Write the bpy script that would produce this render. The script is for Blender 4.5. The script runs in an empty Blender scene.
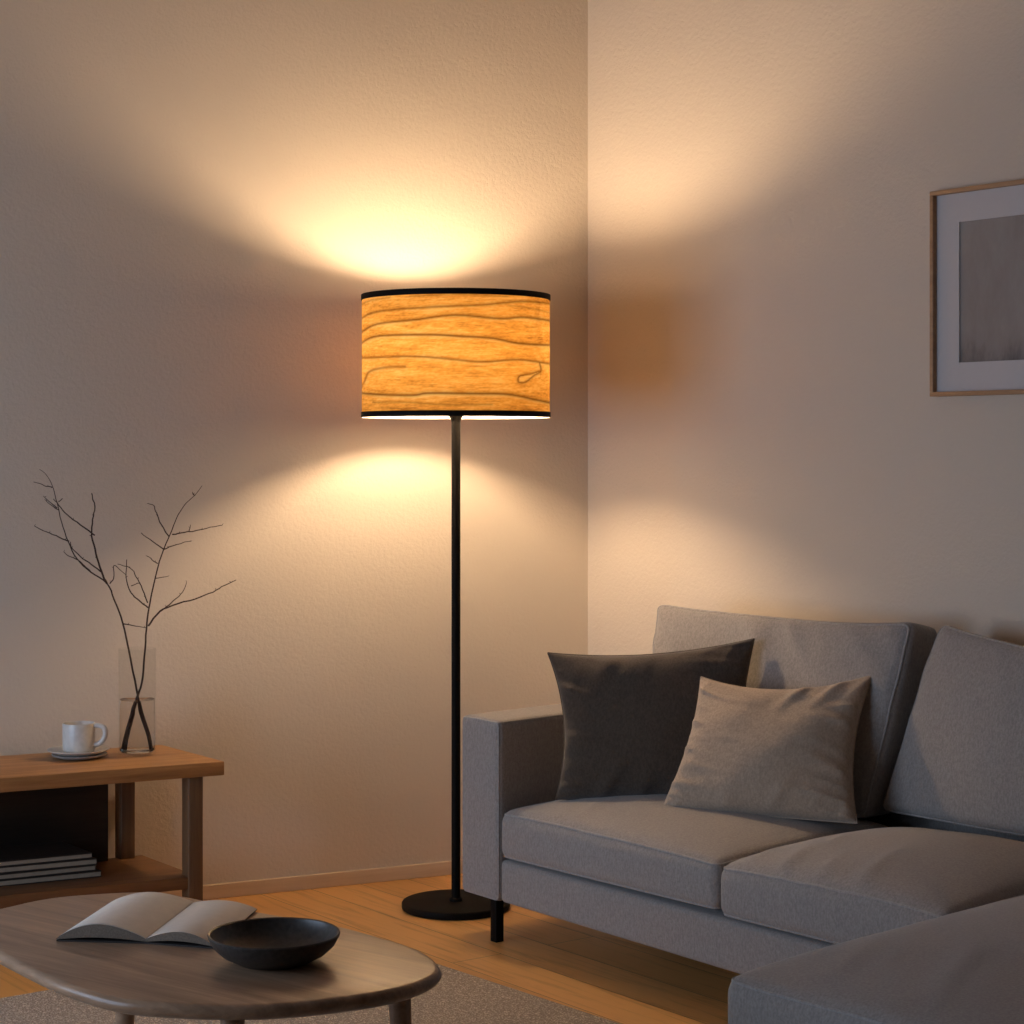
import bpy, bmesh, math, random
from math import sin, cos, pi, sqrt, radians, exp
from mathutils import Vector, Matrix, noise

random.seed(7)
SC = bpy.context.scene
COL = SC.collection
HC, F, HZ = 1.189, 2000.0, 450.0      # camera height, focal length in pixels, horizon row

def at_z(px, py, z):                   # point of the photo known to lie at height z
    Y = (HC - z) * F / (py - HZ)
    return Vector(((px - 512) / F * Y, Y, z))
def at_y(px, py, Y):                   # point of the photo known to lie at distance Y
    return Vector(((px - 512) / F * Y, Y, HC - (py - HZ) / F * Y))

# ------------------------------------------------------------------ materials
def new_mat(name):
    m = bpy.data.materials.new(name); m.use_nodes = True
    nt = m.node_tree
    return m, nt, nt.nodes['Principled BSDF'], nt.nodes['Material Output']
def N(nt, t, **kw):
    n = nt.nodes.new(t)
    for k, v in kw.items():
        if k in n.inputs: n.inputs[k].default_value = v
        else: setattr(n, k, v)
    return n
def coords(nt, scale=(1, 1, 1), rot=(0, 0, 0)):
    tc = N(nt, 'ShaderNodeTexCoord'); mp = N(nt, 'ShaderNodeMapping')
    mp.inputs['Scale'].default_value = scale; mp.inputs['Rotation'].default_value = rot
    nt.links.new(tc.outputs['Object'], mp.inputs['Vector'])
    return mp.outputs['Vector']
def ramp(nt, fac, stops):
    r = N(nt, 'ShaderNodeValToRGB')
    e = r.color_ramp.elements
    while len(e) < len(stops): e.new(0.5)
    for i, (p, c) in enumerate(stops):
        e[i].position = p; e[i].color = (*c, 1)
    nt.links.new(fac, r.inputs['Fac'])
    return r.outputs['Color']
def bump(nt, h, bs, strength, dist):
    b = N(nt, 'ShaderNodeBump'); b.inputs['Strength'].default_value = strength; b.inputs['Distance'].default_value = dist
    nt.links.new(h, b.inputs['Height']); nt.links.new(b.outputs['Normal'], bs.inputs['Normal'])
def plain(name, col, rough=0.5, metal=0.0, spec=0.5, noise_amt=0.08, nscale=60):
    m, nt, bs, out = new_mat(name)
    v = coords(nt)
    n = N(nt, 'ShaderNodeTexNoise', Scale=nscale, Detail=3.0); nt.links.new(v, n.inputs['Vector'])
    lo = tuple(c * (1 - noise_amt) for c in col); hi = tuple(min(1, c * (1 + noise_amt)) for c in col)
    nt.links.new(ramp(nt, n.outputs['Fac'], [(0.3, lo), (0.7, hi)]), bs.inputs['Base Color'])
    bs.inputs['Roughness'].default_value = rough; bs.inputs['Metallic'].default_value = metal
    bs.inputs['Specular IOR Level'].default_value = spec
    return m
def wall_mat(name, col, bstr=0.55):
    m, nt, bs, out = new_mat(name)
    v = coords(nt)
    n = N(nt, 'ShaderNodeTexNoise', Scale=1.3, Detail=4.0); nt.links.new(v, n.inputs['Vector'])
    nt.links.new(ramp(nt, n.outputs['Fac'], [(0.3, tuple(c * 0.97 for c in col)), (0.7, tuple(c * 1.02 for c in col))]), bs.inputs['Base Color'])
    b = N(nt, 'ShaderNodeTexNoise', Scale=95.0, Detail=5.0, Roughness=0.6); nt.links.new(v, b.inputs['Vector'])
    bump(nt, b.outputs['Fac'], bs, bstr, 0.0035)
    bs.inputs['Roughness'].default_value = 0.92; bs.inputs['Specular IOR Level'].default_value = 0.2
    return m
def fabric(name, col, scale=260, amt=0.16, bstr=0.35, dist=0.0018):
    m, nt, bs, out = new_mat(name)
    v = coords(nt)
    n = N(nt, 'ShaderNodeTexNoise', Scale=scale, Detail=2.0); nt.links.new(v, n.inputs['Vector'])
    v2 = coords(nt, (1, 1, 0.45))
    n2 = N(nt, 'ShaderNodeTexNoise', Scale=scale * 0.8, Detail=1.0); nt.links.new(v2, n2.inputs['Vector'])
    mx = N(nt, 'ShaderNodeMath', operation='ADD'); nt.links.new(n.outputs['Fac'], mx.inputs[0]); nt.links.new(n2.outputs['Fac'], mx.inputs[1])
    hf = N(nt, 'ShaderNodeMath', operation='MULTIPLY'); nt.links.new(mx.outputs[0], hf.inputs[0]); hf.inputs[1].default_value = 0.5
    nt.links.new(ramp(nt, hf.outputs[0], [(0.36, tuple(c * (1 - amt) for c in col)), (0.64, tuple(c * (1 + amt) for c in col))]), bs.inputs['Base Color'])
    bump(nt, hf.outputs[0], bs, bstr, dist)
    bs.inputs['Roughness'].default_value = 0.95; bs.inputs['Specular IOR Level'].default_value = 0.15
    bs.inputs['Sheen Weight'].default_value = 0.25; bs.inputs['Sheen Roughness'].default_value = 0.6
    return m
def wood(name, dark, light, angle, rough=0.42, scale=1.0, spec=0.4, stretch=0.05, vertical=False, coat=0.0):
    """grain running along the horizontal direction `angle` (from +X), or along Z"""
    m, nt, bs, out = new_mat(name)
    tc = N(nt, 'ShaderNodeTexCoord')
    m1 = N(nt, 'ShaderNodeMapping'); m1.inputs['Rotation'].default_value = (0, 0, -angle)
    nt.links.new(tc.outputs['Object'], m1.inputs['Vector'])
    m2 = N(nt, 'ShaderNodeMapping')
    m2.inputs['Scale'].default_value = (1, 1, stretch) if vertical else (stretch, 1, 1)
    nt.links.new(m1.outputs['Vector'], m2.inputs['Vector'])
    v = m2.outputs['Vector']
    a = N(nt, 'ShaderNodeTexNoise', Scale=38 * scale, Detail=6.0, Roughness=0.62, Distortion=0.6)
    b = N(nt, 'ShaderNodeTexNoise', Scale=150 * scale, Detail=3.0, Roughness=0.6)
    for n in (a, b): nt.links.new(v, n.inputs['Vector'])
    mx = N(nt, 'ShaderNodeMath', operation='MULTIPLY_ADD')
    nt.links.new(b.outputs['Fac'], mx.inputs[0]); mx.inputs[1].default_value = 0.35
    nt.links.new(a.outputs['Fac'], mx.inputs[2])
    mid = tuple((x + y) / 2 for x, y in zip(dark, light))
    nt.links.new(ramp(nt, mx.outputs[0], [(0.48, dark), (0.68, mid), (0.88, light)]), bs.inputs['Base Color'])
    bump(nt, mx.outputs[0], bs, 0.12, 0.001)
    bs.inputs['Roughness'].default_value = rough; bs.inputs['Specular IOR Level'].default_value = spec
    return m

ANG_U1 = math.atan2(-0.8018, 0.5976)
WALL = wall_mat('plaster_warm_white', (0.67, 0.592, 0.495))
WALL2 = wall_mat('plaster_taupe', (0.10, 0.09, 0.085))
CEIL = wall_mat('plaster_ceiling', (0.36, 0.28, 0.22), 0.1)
SOFA = fabric('grey_linen', (0.32, 0.295, 0.275))
SEAM = fabric('grey_linen_seam', (0.37, 0.35, 0.335))
DARKP = fabric('charcoal_linen', (0.078, 0.058, 0.042), amt=0.2)
LIGHTP = fabric('oatmeal_linen', (0.43, 0.335, 0.25), amt=0.14)
BLACK = plain('black_powder_coat', (0.007, 0.006, 0.005), 0.6, spec=0.08)
TABLEW = wood('greyed_oak', (0.25, 0.15, 0.09), (0.48, 0.31, 0.195), radians(-38), 0.28, stretch=0.06)
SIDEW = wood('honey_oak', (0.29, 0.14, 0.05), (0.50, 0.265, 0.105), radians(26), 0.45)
SIDEV_SHADED = wood('honey_oak_leg_shaded', (0.10, 0.048, 0.022), (0.19, 0.098, 0.044), 0, 0.5, vertical=True)  # darker copy of the tabletop oak, shade on the legs put into the colour
SHELFW_SHADED = wood('honey_oak_shelf_shaded', (0.12, 0.056, 0.024), (0.22, 0.112, 0.048), radians(26), 0.5)  # same oak darkened so the shelf looks shaded under the top
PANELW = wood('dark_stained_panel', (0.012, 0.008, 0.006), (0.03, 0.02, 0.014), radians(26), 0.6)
BASEW = wood('pale_oak_skirting', (0.62, 0.48, 0.33), (0.74, 0.60, 0.44), radians(26), 0.5)
FRAMEW = wood('picture_frame_oak', (0.36, 0.20, 0.10), (0.50, 0.30, 0.16), ANG_U1, 0.5)
CERAM = plain('white_glazed_ceramic', (0.66, 0.64, 0.60), 0.3)
CERAM2 = plain('grey_glazed_ceramic', (0.45, 0.43, 0.41), 0.35)
BOWL = plain('dark_stoneware', (0.048, 0.041, 0.036), 0.38, nscale=120, noise_amt=0.3)
PAPER = plain('book_paper', (0.88, 0.82, 0.73), 0.8, noise_amt=0.03)
PEDGE_SHADED = plain('shaded_page_edges', (0.20, 0.155, 0.115), 0.9, nscale=400, noise_amt=0.2)  # page paper darkened to carry the shadow on the book's sides
PAPER2 = plain('magazine_paper', (0.38, 0.30, 0.22), 0.8)
COVER = plain('dark_book_cover', (0.03, 0.025, 0.022), 0.6)
MAGC = plain('magazine_cover_dark', (0.035, 0.028, 0.022), 0.5)
BARK = plain('dark_bark', (0.045, 0.022, 0.014), 0.8, nscale=200, noise_amt=0.4)
MAT = plain('passepartout_card', (0.58, 0.56, 0.56), 0.9, noise_amt=0.01)
WHITE = plain('white_paint', (0.75, 0.74, 0.72), 0.5)

# herringless plank floor: planks along the sofa's length
def floor_mat():
    m, nt, bs, out = new_mat('oak_plank_floor')
    tc = N(nt, 'ShaderNodeTexCoord'); mp = N(nt, 'ShaderNodeMapping'); mp.inputs['Rotation'].default_value = (0, 0, -ANG_U1)
    nt.links.new(tc.outputs['Object'], mp.inputs['Vector'])
    br = N(nt, 'ShaderNodeTexBrick'); br.inputs['Scale'].default_value = 1.0
    br.inputs['Brick Width'].default_value = 1.9; br.inputs['Row Height'].default_value = 0.14
    br.inputs['Mortar Size'].default_value = 0.0012; br.inputs['Mortar Smooth'].default_value = 0.3; br.inputs['Bias'].default_value = 0.0
    br.inputs['Color1'].default_value = (0.68, 0.35, 0.11, 1); br.inputs['Color2'].default_value = (0.84, 0.46, 0.16, 1)
    br.inputs['Mortar'].default_value = (0.14, 0.075, 0.035, 1)
    nt.links.new(mp.outputs['Vector'], br.inputs['Vector'])
    m2 = N(nt, 'ShaderNodeMapping'); m2.inputs['Scale'].default_value = (0.06, 1, 1); nt.links.new(mp.outputs['Vector'], m2.inputs['Vector'])
    a = N(nt, 'ShaderNodeTexNoise', Scale=42.0, Detail=6.0, Roughness=0.65, Distortion=0.8); nt.links.new(m2.outputs['Vector'], a.inputs['Vector'])
    g = ramp(nt, a.outputs['Fac'], [(0.3, (0.62, 0.58, 0.54)), (0.5, (1, 1, 1)), (0.72, (1.0, 1.0, 1.0))])
    mx = N(nt, 'ShaderNodeMix', data_type='RGBA', blend_type='MULTIPLY'); mx.inputs[0].default_value = 0.9
    nt.links.new(br.outputs['Color'], mx.inputs[6]); nt.links.new(g, mx.inputs[7])
    nt.links.new(mx.outputs[2], bs.inputs['Base Color'])
    bump(nt, a.outputs['Fac'], bs, 0.12, 0.001)
    bs.inputs['Roughness'].default_value = 0.36; bs.inputs['Specular IOR Level'].default_value = 0.45
    return m
def rug_mat():
    m, nt, bs, out = new_mat('woven_wool_rug')
    v = coords(nt, rot=(0, 0, -ANG_U1))
    w = N(nt, 'ShaderNodeTexVoronoi', Scale=210.0); nt.links.new(v, w.inputs['Vector'])
    n = N(nt, 'ShaderNodeTexNoise', Scale=90.0, Detail=4.0); nt.links.new(v, n.inputs['Vector'])
    mx = N(nt, 'ShaderNodeMath', operation='SUBTRACT'); nt.links.new(n.outputs['Fac'], mx.inputs[0]); nt.links.new(w.outputs['Distance'], mx.inputs[1])
    nt.links.new(ramp(nt, mx.outputs[0], [(0.0, (0.36, 0.31, 0.265)), (0.42, (0.82, 0.73, 0.63))]), bs.inputs['Base Color'])
    bump(nt, mx.outputs[0], bs, 0.8, 0.004)
    bs.inputs['Roughness'].default_value = 1.0; bs.inputs['Specular IOR Level'].default_value = 0.1
    return m
def thin_glass():
    m, nt, bs, out = new_mat('thin_clear_glass'); nt.nodes.remove(bs)
    tr = N(nt, 'ShaderNodeBsdfTransparent'); tr.inputs['Color'].default_value = (0.975, 0.975, 0.97, 1)
    gl = N(nt, 'ShaderNodeBsdfGlossy'); gl.inputs['Roughness'].default_value = 0.03
    fr = N(nt, 'ShaderNodeLayerWeight'); fr.inputs['Blend'].default_value = 0.22
    mx = N(nt, 'ShaderNodeMixShader')
    nt.links.new(fr.outputs['Facing'], mx.inputs[0]); nt.links.new(tr.outputs[0], mx.inputs[1]); nt.links.new(gl.outputs[0], mx.inputs[2])
    pw = N(nt, 'ShaderNodeMath', operation='POWER'); pw.inputs[1].default_value = 4.0
    nt.links.new(fr.outputs['Facing'], pw.inputs[0]); nt.links.new(pw.outputs[0], mx.inputs[0])
    nt.links.new(mx.outputs[0], out.inputs['Surface'])
    return m
def water_mat():
    m, nt, bs, out = new_mat('still_water')
    bs.inputs['Base Color'].default_value = (0.96, 0.91, 0.85, 1)
    bs.inputs['Transmission Weight'].default_value = 1.0; bs.inputs['IOR'].default_value = 1.33
    bs.inputs['Roughness'].default_value = 0.0
    return m
def shade_mat():
    m, nt, bs, out = new_mat('wood_veneer_shade'); nt.nodes.remove(bs)
    at = N(nt, 'ShaderNodeAttribute'); at.attribute_name = 'grain'
    geo = N(nt, 'ShaderNodeNewGeometry')
    lin = N(nt, 'ShaderNodeRGB'); lin.outputs[0].default_value = (0.86, 0.83, 0.76, 1)
    side = N(nt, 'ShaderNodeMix', data_type='RGBA')               # white lining inside, veneer outside
    nt.links.new(geo.outputs['Backfacing'], side.inputs[0]); nt.links.new(at.outputs['Color'], side.inputs[6]); nt.links.new(lin.outputs[0], side.inputs[7])
    df = N(nt, 'ShaderNodeBsdfDiffuse'); nt.links.new(side.outputs[2], df.inputs['Color'])
    tl = N(nt, 'ShaderNodeBsdfTranslucent'); nt.links.new(at.outputs['Color'], tl.inputs['Color'])
    mx = N(nt, 'ShaderNodeMixShader'); mx.inputs[0].default_value = SHADE_T
    nt.links.new(df.outputs[0], mx.inputs[1]); nt.links.new(tl.outputs[0], mx.inputs[2])
    nt.links.new(mx.outputs[0], out.inputs['Surface'])
    return m
def emit_mat(name, col, s):
    m, nt, bs, out = new_mat(name); nt.nodes.remove(bs)
    e = N(nt, 'ShaderNodeEmission'); e.inputs['Color'].default_value = (*col, 1); e.inputs['Strength'].default_value = s
    nt.links.new(e.outputs[0], out.inputs['Surface'])
    return m
def art_mat():
    m, nt, bs, out = new_mat('misty_print')
    v = coords(nt)
    sx = N(nt, 'ShaderNodeSeparateXYZ'); nt.links.new(v, sx.inputs[0])
    v2 = coords(nt, (5, 5, 2.2))
    n = N(nt, 'ShaderNodeTexNoise', Scale=3.0, Detail=6.0, Roughness=0.65); nt.links.new(v2, n.inputs['Vector'])
    # dark grasses along the lower edge of the print
    zz = N(nt, 'ShaderNodeMapRange'); zz.inputs['From Min'].default_value = -0.165; zz.inputs['From Max'].default_value = -0.085
    zz.inputs['To Min'].default_value = 0.34; zz.inputs['To Max'].default_value = 0.0
    nt.links.new(sx.outputs['Z'], zz.inputs['Value'])
    ad = N(nt, 'ShaderNodeMath', operation='SUBTRACT'); nt.links.new(n.outputs['Fac'], ad.inputs[0]); nt.links.new(zz.outputs[0], ad.inputs[1])
    nt.links.new(ramp(nt, ad.outputs[0], [(0.05, (0.14, 0.12, 0.115)), (0.34, (0.30, 0.265, 0.245)), (0.6, (0.345, 0.315, 0.295))]), bs.inputs['Base Color'])
    bs.inputs['Roughness'].default_value = 0.85; bs.inputs['Specular IOR Level'].default_value = 0.2
    return m

SHADE_T = 0.066
BULB = 550.0
FLOOR_M = floor_mat(); RUG_M = rug_mat(); GLASS = thin_glass(); WATER = water_mat()

# ------------------------------------------------------------------ mesh helpers
def link(name, bm, mat, parent=None, origin=None, smooth=True):
    me = bpy.data.meshes.new(name)
    o0 = Vector(origin) if origin is not None else Vector((0, 0, 0))
    bmesh.ops.translate(bm, verts=bm.verts, vec=-o0)
    bmesh.ops.recalc_face_normals(bm, faces=bm.faces)
    bm.to_mesh(me); bm.free()
    me.materials.append(mat)
    if smooth:
        for p in me.polygons: p.use_smooth = True
        try: me.set_sharp_from_angle(angle=radians(40))
        except Exception: pass
    o = bpy.data.objects.new(name, me); COL.objects.link(o)
    if parent is not None: o.parent = parent
    else: o.location = o0
    return o
def thing(name, label, cat, loc, group=None):
    o = bpy.data.objects.new(name, None); COL.objects.link(o); o.location = loc
    o.empty_display_size = 0.05
    return tag(o, label, cat, group)
def tag(o, label, cat, group=None):
    o['label'] = label; o['category'] = cat
    if group: o['group'] = group
    return o
def struct(name, bm, mat, smooth=False):
    o = link(name, bm, mat, smooth=smooth); o['kind'] = 'structure'; return o
def prism(bm, pts, z0, z1, bev=0.0, seg=2):
    """extrude the ground polygon pts between two heights"""
    b = bmesh.new()
    lo = [b.verts.new((p[0], p[1], z0)) for p in pts]; hi = [b.verts.new((p[0], p[1], z1)) for p in pts]
    n = len(pts)
    b.faces.new(lo[::-1]); b.faces.new(hi)
    for i in range(n): b.faces.new((lo[i], lo[(i + 1) % n], hi[(i + 1) % n], hi[i]))
    if bev > 0:
        bmesh.ops.bevel(b, geom=b.edges[:], offset=bev, segments=seg, profile=0.5, affect='EDGES')
    merge(bm, b)
def merge(bm, b):
    bmesh.ops.recalc_face_normals(b, faces=b.faces)
    t = bpy.data.meshes.new('t'); b.to_mesh(t); b.free(); bm.from_mesh(t); bpy.data.meshes.remove(t)
def obox(bm, P, ax, ay, az, a0, a1, b0, b1, c0, c1, bev=0.0, seg=2):
    """box spanned by three axes from P"""
    b = bmesh.new(); vs = {}
    for i, a in enumerate((a0, a1)):
        for j, bb in enumerate((b0, b1)):
            for k, c in enumerate((c0, c1)):
                vs[i, j, k] = b.verts.new(P + ax * a + ay * bb + az * c)
    for f in (((0,0,0),(0,0,1),(0,1,1),(0,1,0)), ((1,0,0),(1,1,0),(1,1,1),(1,0,1)), ((0,0,0),(1,0,0),(1,0,1),(0,0,1)),
              ((0,1,0),(0,1,1),(1,1,1),(1,1,0)), ((0,0,0),(0,1,0),(1,1,0),(1,0,0)), ((0,0,1),(1,0,1),(1,1,1),(0,1,1))):
        b.faces.new([vs[q] for q in f])
    if bev > 0: bmesh.ops.bevel(b, geom=b.edges[:], offset=bev, segments=seg, profile=0.5, affect='EDGES')
    merge(bm, b)
def lathe(bm, C, prof, n=64, close=False):
    rings = []
    for r, z in prof:
        if r < 1e-6: rings.append([bm.verts.new((C[0], C[1], C[2] + z))])
        else: rings.append([bm.verts.new((C[0] + r * cos(2 * pi * i / n), C[1] + r * sin(2 * pi * i / n), C[2] + z)) for i in range(n)])
    pairs = list(zip(rings, rings[1:]))
    if close: pairs.append((rings[-1], rings[0]))
    for A, B in pairs:
        for i in range(n):
            j = (i + 1) % n
            if len(A) == 1 and len(B) == 1: continue
            if len(A) == 1: bm.faces.new((A[0], B[j], B[i]))
            elif len(B) == 1: bm.faces.new((A[i], A[j], B[0]))
            else: bm.faces.new((A[i], A[j], B[j], B[i]))
def tube(bm, pts, rad, n=8, closed=False, cap=True):
    pts = [Vector(p) for p in pts]
    if not hasattr(rad, '__len__'): rad = [rad] * len(pts)
    rings = []; m = len(pts); up = None
    for i, p in enumerate(pts):
        if closed: d = pts[(i + 1) % m] - pts[i - 1]
        else: d = pts[min(i + 1, m - 1)] - pts[max(i - 1, 0)]
        d.normalize()
        if up is None: up = Vector((0, 0, 1)) if abs(d.z) < 0.9 else Vector((1, 0, 0))
        s = d.cross(up).normalized(); up = s.cross(d).normalized()
        rings.append([bm.verts.new(p + (s * cos(2 * pi * k / n) + up * sin(2 * pi * k / n)) * rad[i]) for k in range(n)])
    rg = list(zip(rings, rings[1:]))
    if closed: rg.append((rings[-1], rings[0]))
    for A, B in rg:
        for k in range(n): bm.faces.new((A[k], A[(k + 1) % n], B[(k + 1) % n], B[k]))
    if cap and not closed:
        bm.faces.new(rings[0][::-1]); bm.faces.new(rings[-1])
def smooth_path(pts, k=6, closed=False):
    pts = [Vector(p) for p in pts]; out = []; m = len(pts)
    rng = range(m) if closed else range(m - 1)
    for i in rng:
        if closed: p0, p1, p2, p3 = pts[i - 1], pts[i], pts[(i + 1) % m], pts[(i + 2) % m]
        else: p0, p1, p2, p3 = pts[max(i - 1, 0)], pts[i], pts[i + 1], pts[min(i + 2, m - 1)]
        for j in range(k):
            t = j / k
            out.append(0.5 * ((2 * p1) + (p2 - p0) * t + (2 * p0 - 5 * p1 + 4 * p2 - p3) * t * t + (3 * p1 - p0 - 3 * p2 + p3) * t ** 3))
    if not closed: out.append(pts[-1])
    return out

# ------------------------------------------------------------------ the room
C = Vector((0.22, 5.80, 0))
WL = Vector((-0.899, -0.438, 0)).normalized()       # along the left wall, away from the corner
WR = Vector((0.595, -0.804, 0)).normalized()      # along the right wall, away from the corner
NL = Vector((0.438, -0.899, 0)).normalized()        # into the room
NR = Vector((-0.804, -0.595, 0)).normalized()
Z = Vector((0, 0, 1))
H = 2.72
L1 = C + WL * 3.9
L2 = L1 + NL * 6.2
R1 = C + WR * 6.4
def wall(name, A, B, nrm, z0=0, z1=H, mat=WALL):
    bm = bmesh.new()
    prism(bm, [A, B, B - nrm * 0.12, A - nrm * 0.12], z0, z1)
    return struct(name, bm, mat)
# left wall is mitred at the corner so that both faces meet on the corner line
bm = bmesh.new(); prism(bm, [L1 + WL * 0.12, C, C - NL * 0.12 - WL * 0.10, L1 + WL * 0.12 - NL * 0.12], 0, H); struct('wall_left', bm, WALL)
bm = bmesh.new(); prism(bm, [C, R1 + WR * 0.12, R1 + WR * 0.12 - NR * 0.12, C - NR * 0.12 - WR * 0.02], 0, H); struct('wall_right', bm, WALL)
wb = (R1 - L2); wbd = wb.normalized(); NB = Vector((-wbd.y, wbd.x, 0))
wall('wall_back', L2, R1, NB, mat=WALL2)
NS = -WL
# side wall with the window opening
W0, W1, WZ0, WZ1 = 0.4, 2.5, 0.15, 1.65
bm = bmesh.new()
def sw(s0, s1, z0, z1):
    obox(bm, L1, NL, -NS, Z, s0, s1, 0, 0.12, z0, z1)
sw(-0.05, W0, 0, H); sw(W1, 6.3, 0, H); sw(W0, W1, 0, WZ0); sw(W0, W1, WZ1, H)
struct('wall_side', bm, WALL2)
bm = bmesh.new()
for s0, s1, z0, z1 in ((W0, W0 + .06, WZ0, WZ1), (W1 - .06, W1, WZ0, WZ1), (W0 + .06, W1 - .06, WZ0, WZ0 + .06), (W0 + .06, W1 - .06, WZ1 - .06, WZ1),
                       ((W0 + W1) / 2 - .025, (W0 + W1) / 2 + .025, WZ0 + .06, WZ1 - .06)):
    obox(bm, L1, NL, -NS, Z, s0, s1, 0.03, 0.08, z0, z1)
struct('window_1', bm, WHITE)
poly = [C - NL * .1 - NR * .1, R1 + WR * .12, L2 - NB * .12 + NL * 0.05, L1 + WL * .12]
bm = bmesh.new(); prism(bm, poly, -0.08, 0.0); struct('floor', bm, FLOOR_M)
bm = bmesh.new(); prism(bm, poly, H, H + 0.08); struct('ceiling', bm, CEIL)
bm = bmesh.new(); obox(bm, C, WL, NL, Z, 0.012, 3.88, 0.0, 0.012, 0, 0.038, 0.002); struct('baseboard_left', bm, BASEW)
bm = bmesh.new(); obox(bm, C, WR, NR, Z, 0.004, 6.38, 0.0, 0.012, 0, 0.038, 0.002); struct('baseboard_right', bm, BASEW)

# ------------------------------------------------------------------ framed picture
def picture():
    t0, wid, z0, z1 = 1.322, 0.62, 1.315, 1.799
    P = C + WR * t0 + Z * z0; h = z1 - z0
    org = P + WR * wid / 2 + Z * h / 2
    r = thing('framed_picture', 'thin oak-framed misty grey print with wide white mat hanging on right wall', 'picture', org)
    bm = bmesh.new(); fw = 0.0105
    # four mitred bars
    for (a0, a1, c0, c1) in ((0, wid, 0, fw), (0, wid, h - fw, h), (0, fw, fw, h - fw), (wid - fw, wid, fw, h - fw)):
        obox(bm, P, WR, NR, Z, a0, a1, 0.001, 0.026, c0, c1, 0.0012)
    link('frame', bm, FRAMEW, r, org)
    bm = bmesh.new(); mw = 0.079
    for (a0, a1, c0, c1) in ((fw, wid - fw, fw, 0.078), (fw, wid - fw, h - 0.078, h - fw), (fw, mw, 0.078, h - 0.078), (wid - mw, wid - fw, 0.078, h - 0.078)):
        obox(bm, P, WR, NR, Z, a0, a1, 0.009, 0.0125, c0, c1)
    link('mat_board', bm, MAT, r, org, smooth=False)
    bm = bmesh.new(); obox(bm, P, WR, NR, Z, mw - .006, wid - mw + .006, 0.004, 0.009, 0.074, h - 0.074)
    link('print', bm, art_mat(), r, org, smooth=False)
    bm = bmesh.new(); obox(bm, P, WR, NR, Z, fw * .6, wid - fw * .6, 0.001, 0.004, fw * .6, h - fw * .6)
    link('backing_board', bm, COVER, r, org, smooth=False)
picture()

# ------------------------------------------------------------------ floor lamp
LX, LY = -0.1455, 5.19
SR, SZ0, SZ1 = 0.2435, 1.273, 1.589
def grain_lines():
    raw = [
        ([(130,190),(170,178),(250,168)], .5, 2.2, 0), ([(330,163),(450,160),(560,158),(700,166)], .45, 1.6, 0),
        ([(124,243),(200,218),(400,203),(600,195),(750,182),(864,188)], .85, 2.4, .4),
        ([(124,293),(200,262),(350,247),(500,231),(670,243),(760,238),(865,250)], .95, 2.8, .8),
        ([(124,332),(200,305),(400,300),(520,305),(640,312),(740,330),(865,338)], 1.0, 3.0, 1.0),
        ([(124,384),(330,376),(450,382),(600,395),(740,388),(865,405)], .9, 2.6, .7),
        ([(124,492),(145,462),(165,432),(230,416),(310,412)], .8, 3.2, .3),
        ([(124,510),(330,513),(400,505),(550,506),(700,510),(800,530),(865,545)], 1.0, 3.0, 1.0),
        ([(180,540),(330,538),(450,545),(640,545)], .5, 1.8, .2),
        ([(700,196),(780,205),(865,222)], .35, 1.8, 0),
        ([(250,560),(500,568),(800,572)], .3, 1.6, 0),
        ([(822,402),(826,430),(800,445),(765,468),(740,466),(745,446),(790,438),(820,430)], .9, 2.4, 0),
    ]
    out = []
    for pts, st, wd, hl in raw:
        sp = smooth_path([(x, y, 0) for x, y in pts], 8)
        out.append(([(p.x, p.y) for p in sp], st, wd, hl))
    return out
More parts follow.
